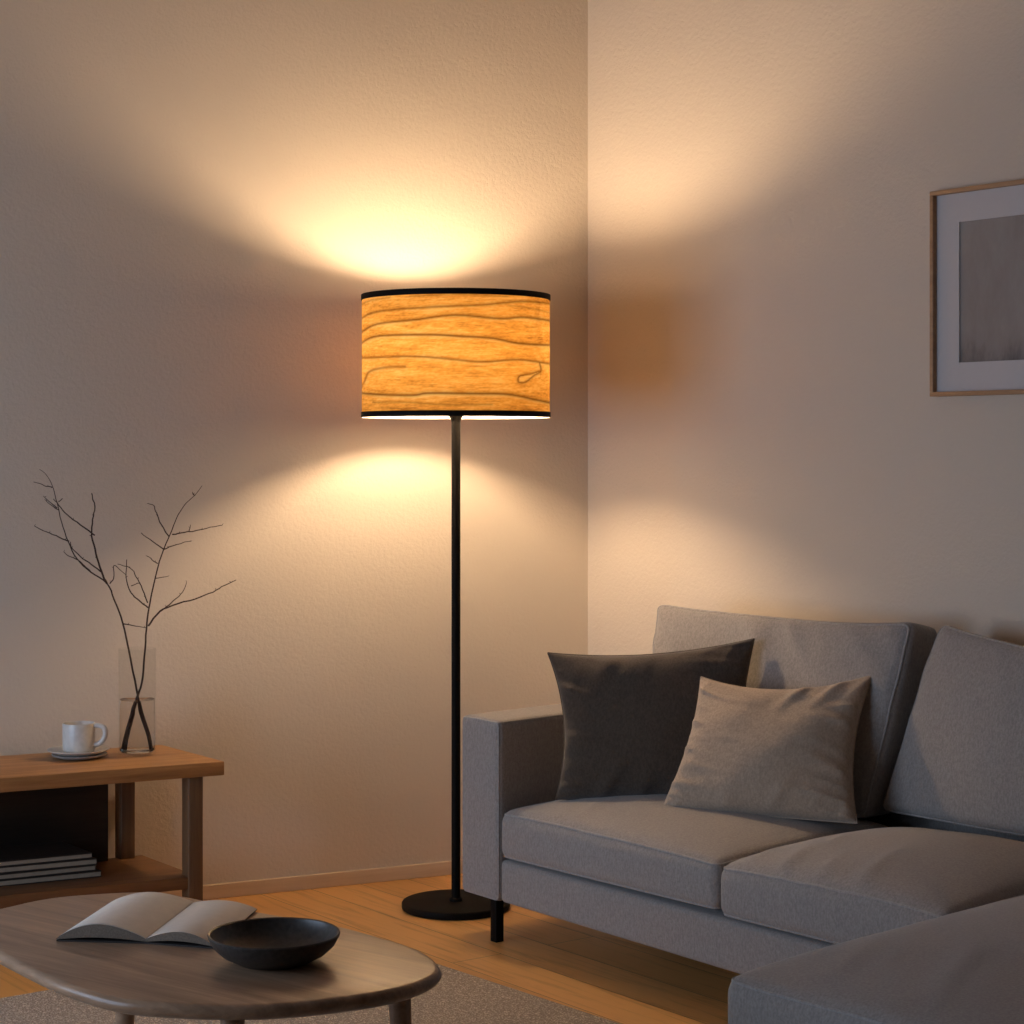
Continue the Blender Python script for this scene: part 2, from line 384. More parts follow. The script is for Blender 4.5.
def shade_mesh():
    nu, nv = 560, 130
    GL = grain_lines()
    bm = bmesh.new(); cols = []
    grid = []
    for j in range(nv + 1):
        v = 1 - j / nv
        row = []
        for i in range(nu):
            th = 2 * pi * i / nu            # 0 faces the camera (-Y)
            row.append(bm.verts.new((LX + SR * sin(th), LY - SR * cos(th), SZ0 + (SZ1 - SZ0) * (1 - v))))
            s, c = sin(th), abs(cos(th))
            X = 494 + 370 * s
            y0 = 160 - 23 * c; y1 = 600 - 15 * c
            ZY = y0 + v * (y1 - y0)
            d = 0.0; hlt = 0.0
            for sp, st, wd, hl in GL:
                if X < sp[0][0] - 6 and sp is not GL[-1][0]: continue
                best = 1e9; bdy = 0
                for q in range(0, len(sp) - 1):
                    x0, yy0 = sp[q]; x1, yy1 = sp[q + 1]
                    if min(x0, x1) - 14 > X or max(x0, x1) + 14 < X: continue
                    dx, dy = x1 - x0, yy1 - yy0; L = dx * dx + dy * dy + 1e-9
                    t = max(0, min(1, ((X - x0) * dx + (ZY - yy0) * dy) / L))
                    ex, ey = X - x0 - t * dx, ZY - yy0 - t * dy
                    e = sqrt(ex * ex + ey * ey)
                    if e < best: best = e; bdy = ey
                if best < 60:
                    d = max(d, st * exp(-(best / (wd * 1.75)) ** 2), 0.45 * st * exp(-(best / (wd * 3.4)) ** 2))
                    if bdy > 0: hlt = max(hlt, hl * exp(-((best - 7) / 5.5) ** 2))
            # fine streaks and broad clouds of the veneer
            st1 = noise.noise(Vector((X * .011, ZY * .16, 3.1)))
            st2 = noise.noise(Vector((X * .03, ZY * .55, 9.7))) + .7 * noise.noise(Vector((X * .09, ZY * 1.1, 5.2)))
            st3 = noise.noise(Vector((X * .006, ZY * .03, 1.7)))
            tone = 0.54 + 0.26 * st1 + 0.34 * st2 + 0.30 * st3
            if ZY > 515: tone -= 0.12
            # inside of the knot is pale
            if 742 < X < 822 and abs(ZY - (458 - (X - 742) * .2)) < 9: tone += .4
            tone = max(0, min(1.15, tone + .42 * hlt))
            k = 1 - 0.88 * min(1, d)
            base = Vector((0.78, 0.36, 0.06)).lerp(Vector((0.94, 0.58, 0.17)), max(0, tone - .5) * 1.7) if tone > .5 else Vector((0.42, 0.155, 0.02)).lerp(Vector((0.78, 0.36, 0.06)), tone * 2)
            dk = Vector((0.10, 0.03, 0.004))
            cc = dk.lerp(base, k)
            cols.append((cc.x, cc.y, cc.z, 1))
        grid.append(row)
    for j in range(nv):
        for i in range(nu):
            k = (i + 1) % nu
            bm.faces.new((grid[j][i], grid[j][k], grid[j + 1][k], grid[j + 1][i]))
    return bm, cols
def lamp():
    O = Vector((LX, LY, 0))
    r = thing('floor_lamp', 'lit floor lamp with wood-veneer drum shade on slim black pole and round base', 'floor lamp', O)
    bm = bmesh.new()
    lathe(bm, O, [(0, 0), (0.136, 0), (0.1395, .0025), (0.1405, .006), (0.1405, .015), (0.139, .018), (0.136, .0195), (0, .0195)], 96)
    link('base', bm, BLACK, r, O)
    bm = bmesh.new()
    lathe(bm, O, [(0, .0195), (.0116, .0195), (.0116, 1.36), (0, 1.36)], 32)
    lathe(bm, O, [(.0105, .0195), (.017, .0195), (.017, .026), (.0105, .030)], 32)
    link('pole', bm, BLACK, r, O)
    bm = bmesh.new()
    lathe(bm, O, [(0, 1.262), (.012, 1.262), (.013, 1.268), (.019, 1.278), (.0215, 1.284), (.0215, 1.292), (.0, 1.292)], 32)
    link('collar', bm, BLACK, r, O)
    sbm, cols = shade_mesh()
    # keep vertex order: no normals recalculation surprises, the cylinder is consistent
    sh = link('lamp_shade', sbm, shade_mat(), r, O)
    ca = sh.data.color_attributes.new('grain', 'FLOAT_COLOR', 'POINT')
    flat = [x for c in cols for x in c]
    ca.data.foreach_set('color', flat)
    for nm, z0, z1 in (('shade_trim', SZ1 - .0135, SZ1 + .0015), ('shade_trim', SZ0, SZ0 + .0145)):
        bm = bmesh.new()
        lathe(bm, O, [(SR + .0003, z0), (SR + .0018, z0), (SR + .0022, z0 + .001), (SR + .0022, z1 - .001), (SR + .0018, z1), (SR + .0003, z1)], 160, close=True)
        link(nm, bm, BLACK, r, O)
    bm = bmesh.new()                                   # three thin spokes carrying the shade and their ring
    for k in range(3):
        a = 2 * pi * k / 3 + pi / 2
        tube(bm, [O + Vector((.012 * cos(a), .012 * sin(a), 1.352)), O + Vector(((SR - .003) * cos(a), (SR - .003) * sin(a), SZ1 - .006))], .0018, 8)
    link('shade_spider', bm, WHITE, r, O)
    bm = bmesh.new(); lathe(bm, O, [(0, 1.36), (.018, 1.36), (.0185, 1.363), (.0185, 1.385), (.015, 1.388), (0, 1.388)], 24)
    link('socket', bm, WHITE, r, O)
    bm = bmesh.new()
    lathe(bm, O, [(0, 1.388), (.013, 1.388), (.016, 1.396), (.023, 1.408), (.026, 1.425), (.026, 1.468), (.021, 1.486), (.012, 1.495), (0, 1.498)], 16)
    link('bulb', bm, emit_mat('warm_bulb_glow', (1.0, 0.70, 0.425), BULB), r, O)
lamp()

# ------------------------------------------------------------------ soft furniture
E = Vector((-0.0324, 4.80, 0))
U1 = Vector((0.5976, -0.8018, 0)).normalized()
U2 = Vector((0.7524, 0.6587, 0)).normalized()
def S(a, b, z): return E + U1 * a + U2 * b + Z * z

class Soft:
    """rounded box of half sizes (hx,hy,hz) carried into the hexahedron given by its 8 corners"""
    def __init__(s, corners, r=0.02, crown=0.04, front=0.0, back=0.0, side=0.0, bottom=0.0, wr=None, seed=0):
        s.c = corners; s.r = r; s.crown = crown; s.front = front; s.back = back; s.side = side; s.bottom = bottom; s.wr = wr; s.seed = seed
        g = lambda i, j, k: corners[i, j, k]
        s.hx = (g(1,0,0) - g(0,0,0)).length / 2; s.hy = (g(0,1,0) - g(0,0,0)).length / 2; s.hz = (g(0,0,1) - g(0,0,0)).length / 2
    def tri(s, u, v, w):
        c = s.c; u, v, w = (u + 1) / 2, (v + 1) / 2, (w + 1) / 2
        p = Vector()
        for i in (0, 1):
            for j in (0, 1):
                for k in (0, 1):
                    p += c[i, j, k] * ((u if i else 1 - u) * (v if j else 1 - v) * (w if k else 1 - w))
        return p
    def d(s, x, y, z):
        u, v, w = x / s.hx, y / s.hy, z / s.hz
        cu, cv, cw = max(0, 1 - u * u), max(0, 1 - v * v), max(0, 1 - w * w)
        pw = lambda q: q ** 0.5
        top = max(0, w)
        zz = z + s.crown * pw(cu) * pw(cv) * top - s.bottom * pw(cu) * pw(cv) * max(0, -w)
        yy = y - s.front * pw(cu) * pw(cw) * max(0, -v) + s.back * pw(cu) * pw(cw) * max(0, v)
        xx = x + s.side * pw(cv) * pw(cw) * u
        if s.wr: 
            dx, dy, dz = s.wr(x, y, z, u, v, w); xx += dx; yy += dy; zz += dz
        return s.tri(xx / s.hx, yy / s.hy, zz / s.hz)
    def mesh(s, n=40):
        bm = bmesh.new(); hx, hy, hz, r = s.hx, s.hy, s.hz, s.r
        seen = {}
        def ax(h, m):                     # samples packed near the rounded edges
            q = [-h, -h + .15 * r, -h + .4 * r, -h + .7 * r]
            k = [(-h + r) + (2 * h - 2 * r) * t / m for t in range(m + 1)]
            return q + k + [-a for a in q[::-1]]
        mx = max(4, int(hx * 2 / .015)); my = max(4, int(hy * 2 / .015)); mz = max(3, int(hz * 2 / .015))
        X, Y, Zs = ax(hx, mx), ax(hy, my), ax(hz, mz)
        def V(x, y, z):
            k = (round(x, 6), round(y, 6), round(z, 6))
            if k not in seen:
                q = Vector((max(-hx + r, min(hx - r, x)), max(-hy + r, min(hy - r, y)), max(-hz + r, min(hz - r, z))))
                dd = Vector((x, y, z)) - q
                p = q + dd.normalized() * r if dd.length > 1e-9 else Vector((x, y, z))
                seen[k] = bm.verts.new(s.d(*p))
            return seen[k]
        def sheet(f, A, B):
            for i in range(len(A) - 1):
                for j in range(len(B) - 1):
                    bm.faces.new((f(A[i], B[j]), f(A[i + 1], B[j]), f(A[i + 1], B[j + 1]), f(A[i], B[j + 1])))
        for sg in (-1, 1):
            sheet(lambda a, b: V(a, b, sg * hz), X, Y); sheet(lambda a, b: V(a, sg * hy, b), X, Zs); sheet(lambda a, b: V(sg * hx, a, b), Y, Zs)
        return bm
    def seam(s, face='top', rad=.0028):
        hx, hy, hz, r = s.hx, s.hy, s.hz, s.r; k = r * (1 - .7071)
        out = []
        if face in ('top', 'bottom'):
            A, B = hx, hy
        else: A, B = hx, hz
        loop = []
        def seg(a0, b0, a1, b1, n):
            for i in range(n): loop.append((a0 + (a1 - a0) * i / n, b0 + (b1 - b0) * i / n))
        a, b = A - k, B - k; c = r
        def arc(cx, cy, t0):
            for i in range(6):
                t = t0 + pi / 2 * i / 6; loop.append((cx + (c - k) * cos(t), cy + (c - k) * sin(t)))
        seg(-A + c, -b, A - c, -b, 40); arc(A - c, -B + c, -pi / 2)
        seg(a, -B + c, a, B - c, 24); arc(A - c, B - c, 0)
        seg(A - c, b, -A + c, b, 40); arc(-A + c, B - c, pi / 2)
        seg(-a, B - c, -a, -B + c, 24); arc(-A + c, -B + c, pi)
        for p, q in loop:
            if face == 'top': out.append(s.d(p, q, hz - k))
            elif face == 'bottom': out.append(s.d(p, q, -hz + k))
            elif face == 'front': out.append(s.d(p, -hy + k, q))
            else: out.append(s.d(p, hy - k, q))
        bm = bmesh.new(); tube(bm, out, rad, 6, closed=True)
        return bm
def hexa(a0, a1, b0, b1, z0, z1, rz0=0, rz1=0):
    return {(i, j, k): S((a0, a1)[i], (b0, b1)[j], (z0, z1)[k] + i * (rz0, rz1)[k]) for i in (0, 1) for j in (0, 1) for k in (0, 1)}

def seat_wr(seed, pucker=0.004):
    def f(x, y, z, u, v, w):
        t = max(0, w)
        e = exp(-((v + 1) * 2.2)) * (1 - exp(-((v + 1) * 9)))
        q = noise.noise(Vector((x * 26 + y * 9, y * 5, seed * 3.1)))
        m = noise.noise(Vector((x * 2.2, 0, seed + 7.7)))
        big = noise.noise(Vector((x * 5, y * 5, seed + 1.3))) * .004
        return (0, 0, t * (pucker * 3 * e * max(0, q) * max(0, m + .35) * max(0, 1 - u * u) + big))
    return f
def back_wr(seed):
    def f(x, y, z, u, v, w):
        fr = max(0, -v)
        e = exp(-((1 - w) * 2.4)) * (1 - exp(-((1 - w) * 9)))
        q = noise.noise(Vector((x * 22 + z * 16, z * 4, seed * 2.3)))
        big = noise.noise(Vector((x * 4, z * 4, seed + 5.1)))
        return (0, -fr * (.040 * e * max(0, q) + .012 * big), .008 * noise.noise(Vector((x * 3.2, 1.0, seed))) * max(0, w) + (.016 * abs(u) ** 3 - .006) * max(0, w) ** 2)
    return f

def sofa():
    O = S(0.6, .4, 0)
    r = thing('sectional_sofa', 'low grey linen corner sofa with square arm and chaise along right wall', 'sofa', O)
    # arm
    cs = hexa(-.156, -.001, 0.0, .772, .102, .537)
    a = Soft(cs, r=.016, crown=.004)
    arm = link('armrest', a.mesh(), SOFA, r, O)
    link('piping', a.seam('front', .0024), SEAM, arm, O)
    link('piping', a.seam('top', .0022), SEAM, arm, O)
    # base rail
    bs_ = Soft(hexa(.001, 2.20, .004, .765, .103, .205, 0, .016), r=.012, crown=0)
    link('base_rail', bs_.mesh(), SOFA, r, O)
    # back frame, low, behind the cushions
    bk = Soft(hexa(.001, 2.20, .665, .772, .196, .60), r=.02, crown=0)
    link('back_frame', bk.mesh(), SOFA, r, O)
    # seat cushions
    c1 = Soft(hexa(.004, .776, -.004, .60, .209, .318, .013, .006), r=.026, crown=.050, front=.006, side=0.0, wr=seat_wr(1, .006))
    s1 = link('seat_cushion', c1.mesh(), SOFA, r, O)
    link('piping', c1.seam('top'), SEAM, s1, O); link('piping', c1.seam('bottom'), SEAM, s1, O)
    c2 = Soft(hexa(.782, 1.405, -.012, .60, .216, .321, .010, .010), r=.026, crown=.062, front=.006, wr=seat_wr(2, .016))
    s2 = link('seat_cushion', c2.mesh(), SOFA, r, O)
    link('piping', c2.seam('top'), SEAM, s2, O); link('piping', c2.seam('bottom'), SEAM, s2, O)
    # chaise: its cushion and its base run forward past the seats
    c3 = Soft(hexa(1.412, 2.20, -.625, .60, .212, .332), r=.028, crown=.052, front=.006, wr=seat_wr(3, .010))
    s3 = link('chaise_cushion', c3.mesh(), SOFA, r, O)
    link('piping', c3.seam('top'), SEAM, s3, O); link('piping', c3.seam('bottom'), SEAM, s3, O)
    cb = Soft(hexa(1.415, 2.20, -.615, .002, .103, .197), r=.012, crown=0)
    link('chaise_base', cb.mesh(), SOFA, r, O)
    # back cushions: eight corners each (0 left/1 right, 0 front/1 back, 0 low/1 high)
    def backc(lf, rf, lt, rt, th, seed, name='back_cushion'):
        d = Vector((U2.x, U2.y, 0)) * th
        cc = {(0,0,0): lf, (1,0,0): rf, (0,0,1): lt, (1,0,1): rt,
              (0,1,0): lf + d, (1,1,0): rf + d, (0,1,1): lt + d * .75 + Vector((0, 0, -.05)), (1,1,1): rt + d * .75 + Vector((0, 0, -.022))}
        q = Soft(cc, r=.026, crown=.004, front=.045, side=.006, wr=back_wr(seed))
        o = link(name, q.mesh(), SOFA, r, O)
        link('piping', q.seam('front'), SEAM, o, O)
        link('piping', q.seam('back'), SEAM, o, O)
    backc(S(-.0, .50, .345), S(.738, .52, .345), S(-.015, .548, .790), S(.805, .615, .790), .15, 1)
    backc(S(.752, .56, .362), S(1.44, .55, .372), S(.862, .650, .792), S(1.47, .62, .735), .13, 2)
    backc(S(1.45, .55, .372), S(2.17, .55, .372), S(1.48, .63, .75), S(2.18, .62, .76), .13, 3)
    for a_, b_ in ((-.034, .022), (-.13, .74), (1.45, -.58), (2.14, -.58), (2.14, .74)):
        bm = bmesh.new()
        obox(bm, S(a_, b_, 0), U1, U2, Z, -.012, .012, -.012, .012, 0, .104, .001)
        link('leg', bm, BLACK, r, O)
sofa()

# ------------------------------------------------------------------ scatter cushions
def pillow(label, c, thick, mat, conc, seed, fold=.006):
    """c: corners BL, BR, TR, TL as points; conc: how far each side (bottom, right, top, left) sinks in"""
    BL, BR, TR, TL = c
    O = (BL + BR) / 2
    nrm = ((BR - BL).cross(TL - BL)).normalized()        # towards the camera
    if nrm.y > 0: nrm = -nrm
    n = 72
    up = (TL + TR - BL - BR).normalized(); rt = (BR + TR - BL - TL).normalized()
    def P(u, v, sd):
        # u,v in 0..1
        # packed corners: the outline bows inwards between the corners
        bu, bv = 4 * u * (1 - u), 4 * v * (1 - v)
        p = BL.lerp(BR, u).lerp(TL.lerp(TR, u), v)
        p = p + up * (conc[0] * bu * (1 - v) ** 1.5 - conc[2] * bu * v ** 1.5)
        p = p + rt * (conc[3] * bv * (1 - u) ** 1.5 - conc[1] * bv * u ** 1.5)
        h = (max(0, bu) ** .47) * (max(0, bv) ** .47)
        # weight settles towards the bottom
        h *= 1.08 - .22 * v
        w = 0
        eu = min(u, 1 - u); ev = min(v, 1 - v)
        # folds radiating from the side seams and corners
        f1 = max(0, noise.noise(Vector((u * 3, v * 15 + u * 3, seed)))) * exp(-eu * 7) * (1 - exp(-eu * 40))
        f2 = max(0, noise.noise(Vector((u * 10 - v * 4, v * 3, seed + 4)))) * exp(-ev * 8) * (1 - exp(-ev * 40))
        f3 = noise.noise(Vector((u * 2.6, v * 2.6, seed + 9))) * min(1, eu * 6) * min(1, ev * 6)
        w = fold * (3.4 * f1 + 2.4 * f2 + 1.1 * f3)
        return p + nrm * sd * (thick / 2 * h + w * (1 if sd > 0 else .4))
    bm = bmesh.new(); g = {}
    for sd in (1, -1):
        for i in range(n + 1):
            for j in range(n + 1):
                u = .5 - .5 * cos(pi * i / n) if True else i / n
                v = .5 - .5 * cos(pi * j / n)
                edge = i in (0, n) or j in (0, n)
                if edge and sd == -1: g[i, j, sd] = g[i, j, 1]; continue
                g[i, j, sd] = bm.verts.new(P(u, v, 0 if edge else sd))
        for i in range(n):
            for j in range(n):
                q = (g[i, j, sd], g[i + 1, j, sd], g[i + 1, j + 1, sd], g[i, j + 1, sd])
                bm.faces.new(q if sd > 0 else q[::-1])
    r = thing('scatter_cushion', label, 'cushion', O, None)
    o = link('cushion_cover', bm, mat, r, O)
    pts = [P(.5 - .5 * cos(pi * i / n), 0, 0) for i in range(n)] + [P(1, .5 - .5 * cos(pi * i / n), 0) for i in range(n)] + \
          [P(.5 + .5 * cos(pi * i / n), 1, 0) for i in range(n)] + [P(0, .5 + .5 * cos(pi * i / n), 0) for i in range(n)]
    bm = bmesh.new(); tube(bm, pts[::2], .0022, 6, closed=True); link('seam', bm, mat, r, O)
    for q in (r,): q['group'] = 'scatter cushions on the sofa'
    return r
pillow('dark charcoal scatter cushion propped between armrest and back of the sofa',
       (at_y(556, 799, 4.80), at_y(738, 797, 4.78), at_y(754, 639, 4.83), at_y(548, 653, 4.87)), .15, DARKP, (.0, .012, .021, .030), 2.3, .012)
pillow('smaller oatmeal beige scatter cushion resting in front of the dark one',
       (at_y(662, 808, 4.63), at_y(857, 823, 4.44), at_y(873, 675, 4.60), at_y(701, 677, 4.74)), .155, LIGHTP, (.0, .026, .036, .018), 6.1, .011)

# ------------------------------------------------------------------ rug
bm = bmesh.new()
q0 = at_z(441, 964.5, .012); q1 = at_z(620, 1023, .012)
rr = (q1 - q0).normalized(); rc = q0 - rr * .34; rl = Vector((-0.80, -0.60, 0)).normalized()
obox(bm, Vector((rc.x, rc.y, 0)), rr, rl, Z, 0, 2.6, 0, 1.9, 0.0003, .012, .003)
rg = link('rug', bm, RUG_M, None, (rc + rr * 1.3 + rl * .95) * 1.0 - Z * rc.z)
tag(rg, 'flat woven pale grey wool rug under the coffee table', 'rug')

# ------------------------------------------------------------------ coffee table
TZ = .380
def coffee_table():
    out = [(0,907.5),(44,898),(88,893.4),(145,891),(184.6,895.5),(222,903),(262,911.5),(305,919),(340.6,925.5),(373.5,934),(408.7,944.8),(428.5,953.6),(438.6,962.4),(440.8,971),
           (422,982),(378,993),(307.6,1002),(246,1005.5),(176,1004),(118.6,999),(79,989),(44,975.6),(0,953.6),(-30,938),(-44,926),(-30,915)]
    pts = [at_z(x, y, TZ) for x, y in out]
    pts = smooth_path(pts, 5, closed=True)
    cen = sum(pts, Vector()) / len(pts)
    O = Vector((cen.x, cen.y, 0))
    r = thing('coffee_table', 'pebble-shaped greyed oak coffee table on tapered legs in the foreground', 'coffee table', O)
    bm = bmesh.new()
    # rounded edge profile: inset and height
    prof = [(.012, 0), (.006, -.0012), (.002, -.0045), (0, -.010), (.001, -.015), (.006, -.021), (.016, -.026), (.03, -.028)]
    m = len(pts); rings = []
    nrm = []
    for i in range(m):
        d = (pts[(i + 1) % m] - pts[i - 1]).normalized(); q = Vector((d.y, -d.x, 0))
        if q.dot(cen - pts[i]) < 0: q = -q
        nrm.append(q)
    for ins, dz in prof: rings.append([bm.verts.new(pts[i] + nrm[i] * ins + Z * dz) for i in range(m)])
    for A, B in zip(rings, rings[1:]):
        for i in range(m): bm.faces.new((A[i], A[(i + 1) % m], B[(i + 1) % m], B[i]))
    bm.faces.new(rings[0]); bm.faces.new(rings[-1][::-1])
    link('tabletop', bm, TABLEW, r, O)
    for px, Y in ((233, 2.98), (403, 3.13), (125, 3.44), (-40, 3.30)):
        X = (px - 512) / F * Y
        dx, dy = (X - cen.x) * .02, (Y - cen.y) * .03
        bm = bmesh.new()
        tube(bm, [(X - dx, Y - dy, TZ - .0275), (X, Y, .2), (X + dx, Y + dy, .013)], [.0185, .0160, .0115], 24)
        link('leg', bm, TABLEW, r, O)
coffee_table()

# bowl
B0 = at_z(274, 961, TZ)
bm = bmesh.new()
lathe(bm, B0, [(0, .0004), (.058, .0004), (.061, .002), (.064, .004), (.082, .013), (.096, .026), (.1035, .040), (.1045, .0438), (.103, .0455), (.1005, .0445), (.099, .040), (.091, .027), (.078, .016), (.055, .010), (0, .0085)], 96)
bo = link('bowl', bm, BOWL, None, B0)
tag(bo, 'shallow dark stoneware bowl on the coffee table, right of the open book', 'bowl')

# open book
def book():
    G = at_z(145.5, 943.5, TZ)                 # front end of the gutter
    hy = Vector((.036, .264, 0)); hy_n = hy.normalized()
    lx = (at_z(56, 941, TZ) - G); rx = (at_z(214, 948.5, TZ) - G)
    lx.z = rx.z = 0
    O = G + hy / 2
    r = thing('open_book', 'open paperback book lying face up on the coffee table beside the bowl', 'book', O)
    def prof(w, peak, t):                      # height over the table at fraction t from the gutter
        return .0075 + peak * (sin(pi * min(1, t ** 1.12)) ** .8 if t < 1 else 0) * (1.0) + (-.004) * t
    def block(ax, peak, name):
        bm = bmesh.new(); n = 26; m = 16; top = {}; bot = {}
        for i in range(n + 1):
            t = i / n
            for j in range(m + 1):
                v = j / m
                base = G + ax * t + hy * v
                zt = prof(1, peak * (1 - .45 * v), t)
                zb = .0028 + .006 * sin(pi * t) * .8
                top[i, j] = bm.verts.new(base + Z * max(zt, zb + .0008)); bot[i, j] = bm.verts.new(base + Z * zb)
        for i in range(n):
            for j in range(m):
                bm.faces.new((top[i, j], top[i + 1, j], top[i + 1, j + 1], top[i, j + 1])); bm.faces.new((bot[i, j], bot[i, j + 1], bot[i + 1, j + 1], bot[i + 1, j]))
        for i in range(n):
            bm.faces.new((top[i, 0], bot[i, 0], bot[i + 1, 0], top[i + 1, 0])); bm.faces.new((top[i, m], top[i + 1, m], bot[i + 1, m], bot[i, m]))
        for j in range(m):
            bm.faces.new((top[0, j], top[0, j + 1], bot[0, j + 1], bot[0, j])); bm.faces.new((top[n, j], bot[n, j], bot[n, j + 1], top[n, j + 1]))
        o = link(name, bm, PAPER, r, O)
        o.data.materials.append(PEDGE_SHADED)
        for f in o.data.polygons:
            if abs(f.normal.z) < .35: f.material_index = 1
        return o
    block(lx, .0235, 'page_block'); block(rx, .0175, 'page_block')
    # a single lifted leaf near the gutter of the left half
    bm = bmesh.new(); n = 20; A = []; B = []
    for i in range(n + 1):
        t = i / n
        for lst, v in ((A, .0), (B, 1.0)):
            base = G + lx * (t * .985) + hy * v
            lst.append((base, prof(1, .0235 * (1 - .45 * v), t) + .0012 + .0045 * v * sin(pi * t) ** 1.0))
    for thk in (0, .0004):
        pass
    va = [bm.verts.new(p + Z * z) for p, z in A]; vb = [bm.verts.new(p + Z * z) for p, z in B]
    va2 = [bm.verts.new(p + Z * (z + .0004)) for p, z in A]; vb2 = [bm.verts.new(p + Z * (z + .0004)) for p, z in B]
    for i in range(n):
        bm.faces.new((va[i], vb[i], vb[i + 1], va[i + 1])); bm.faces.new((va2[i], va2[i + 1], vb2[i + 1], vb2[i]))
        bm.faces.new((va[i], va[i + 1], va2[i + 1], va2[i])); bm.faces.new((vb[i], vb2[i], vb2[i + 1], vb[i + 1]))
    bm.faces.new((va[0], va2[0], vb2[0], vb[0])); bm.faces.new((va[n], vb[n], vb2[n], va2[n]))
    link('loose_page', bm, PAPER, r, O)
    bm = bmesh.new()
    for ax in (lx, rx):
        prism(bm, [G - hy_n * .003, G + hy + hy_n * .003, G + ax * .99 + hy + hy_n * .003, G + ax * .99 - hy_n * .003], TZ + .0004, TZ + .0026)
    link('cover', bm, COVER, r, O, smooth=False)
book()

# ------------------------------------------------------------------ low side table by the left wall
SZ = .423
FR = at_z(224.5, 761.4, SZ)
TD = Vector((-.489, -.252, 0)).normalized()       # along the front edge, to the left
TB = Vector((-.204, .28, 0)).normalized()         # from front to back
DEP = .346
def bench():
    LEN = 1.30
    O = Vector((FR.x, FR.y, 0)) + TD * LEN / 2 + TB * DEP / 2
    P = Vector((FR.x, FR.y, 0))
    r = thing('low_shelf_table', 'honey oak low side table with open lower shelf against left wall', 'side table', O)
    bm = bmesh.new(); obox(bm, P, TD, TB, Z, 0, LEN, 0, DEP, SZ - .034, SZ, .002)
    link('tabletop', bm, SIDEW, r, O)
    for a in (.052, LEN - .09):
        for b in (.006, DEP - .052):
            aa = a + (.042 if b > .1 and a < .5 else 0)
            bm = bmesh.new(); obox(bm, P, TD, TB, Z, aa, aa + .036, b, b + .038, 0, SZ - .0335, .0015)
            link('leg', bm, SIDEV_SHADED, r, O)
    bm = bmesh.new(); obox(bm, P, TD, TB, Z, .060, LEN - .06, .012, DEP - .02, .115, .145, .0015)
    link('shelf', bm, SHELFW_SHADED, r, O)
    bm = bmesh.new(); obox(bm, P, TD, TB, Z, .165, LEN - .10, DEP - .055, DEP - .035, .146, SZ - .035, .001)
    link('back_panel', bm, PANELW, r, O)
bench()

# magazines on the shelf
def magazines():
    z = .1455
    P0 = at_z(101.5, 877, .145); base = None
    specs = [(0, .0, .0155, 'lowest magazine of the stack on the shelf, reaching furthest right', 0), (.012, .004, .0145, 'second magazine from the bottom of the shelf stack', 1.2),
             (.010, .002, .0155, 'third magazine from the bottom, just under the topmost one', -.8), (.020, .006, .0140, 'topmost magazine of the stack on the lower shelf', .5)]
    for k, (sh, sb, th, lab, rot) in enumerate(specs):
        R_ = Matrix.Rotation(radians(rot), 3, 'Z')
        td, tb = R_ @ TD, R_ @ TB
        A = Vector((P0.x, P0.y, z)) + TD * sh + TB * sb
        O = A + td * .14 + tb * .09; O.z = z
        r = thing('magazine', lab, 'magazine', O, 'magazines stacked on the lower shelf')
        bm = bmesh.new(); obox(bm, A, td, tb, Z, .001, .279, .002, .179, .0024, th - .0024); link('pages', bm, PAPER2, r, O, smooth=False)
        bm = bmesh.new(); obox(bm, A, td, tb, Z, 0, .28, 0, .18, .0003, .0024, .0003, 1); obox(bm, A, td, tb, Z, 0, .28, 0, .18, th - .0024, th - .0003, .0003, 1)
        obox(bm, A, td, tb, Z, .02, .26, .179, .1815, .0003, th - .0003)
        link('cover', bm, MAGC, r, O, smooth=False)
        z += th + .0002
magazines()

# saucers and cup
c0 = at_z(79.5, 757.5, SZ)
bm = bmesh.new()
lathe(bm, c0, [(0, .0004), (.048, .0004), (.052, .002), (.066, .0065), (.0685, .0095), (.067, .0105), (.050, .0065), (0, .0055)], 72)
s1 = link('saucer', bm, CERAM2, None, c0); tag(s1, 'lower grey saucer of the stacked pair, resting directly on the side table', 'saucer', 'saucers under the cup')
c1 = c0 + Vector((-.003, .002, .0112))
bm = bmesh.new()
lathe(bm, c1, [(0, -.0052), (.040, -.0052), (.043, -.0042), (.052, -.0008), (.068, .0045), (.0755, .0082), (.0765, .0105), (.0745, .0112), (.056, .0055), (0, .0035)], 72)
s2 = link('saucer', bm, CERAM, None, c1 + Vector((0, 0, -.005))); tag(s2, 'upper white saucer holding the cup', 'saucer', 'saucers under the cup')
m0 = c1 + Vector((.001, 0, .0038))
cup = thing('coffee_cup', 'straight-sided white ceramic cup on the saucers beside the glass vase', 'cup', m0)
bm = bmesh.new()
lathe(bm, m0, [(0, .0003), (.033, .0003), (.037, .002), (.0395, .007), (.0402, .020), (.0402, .069), (.0395, .071), (.0378, .0705), (.0372, .068), (.0370, .012), (.033, .006), (0, .005)], 64)
link('cup_body', bm, CERAM, cup, m0)
bm = bmesh.new()
hp = smooth_path([(.0385, .064), (.052, .0655), (.066, .060), (.0700, .046), (.065, .032), (.054, .021), (.0385, .017)], 5)
tube(bm, [m0 + Vector((p[0] * .97, -p[0] * .12, p[1])) for p in [(q.x, q.y) for q in [Vector((a.x, a.y, 0)) for a in hp]]], .0064, 12)
link('handle', bm, CERAM, cup, m0)

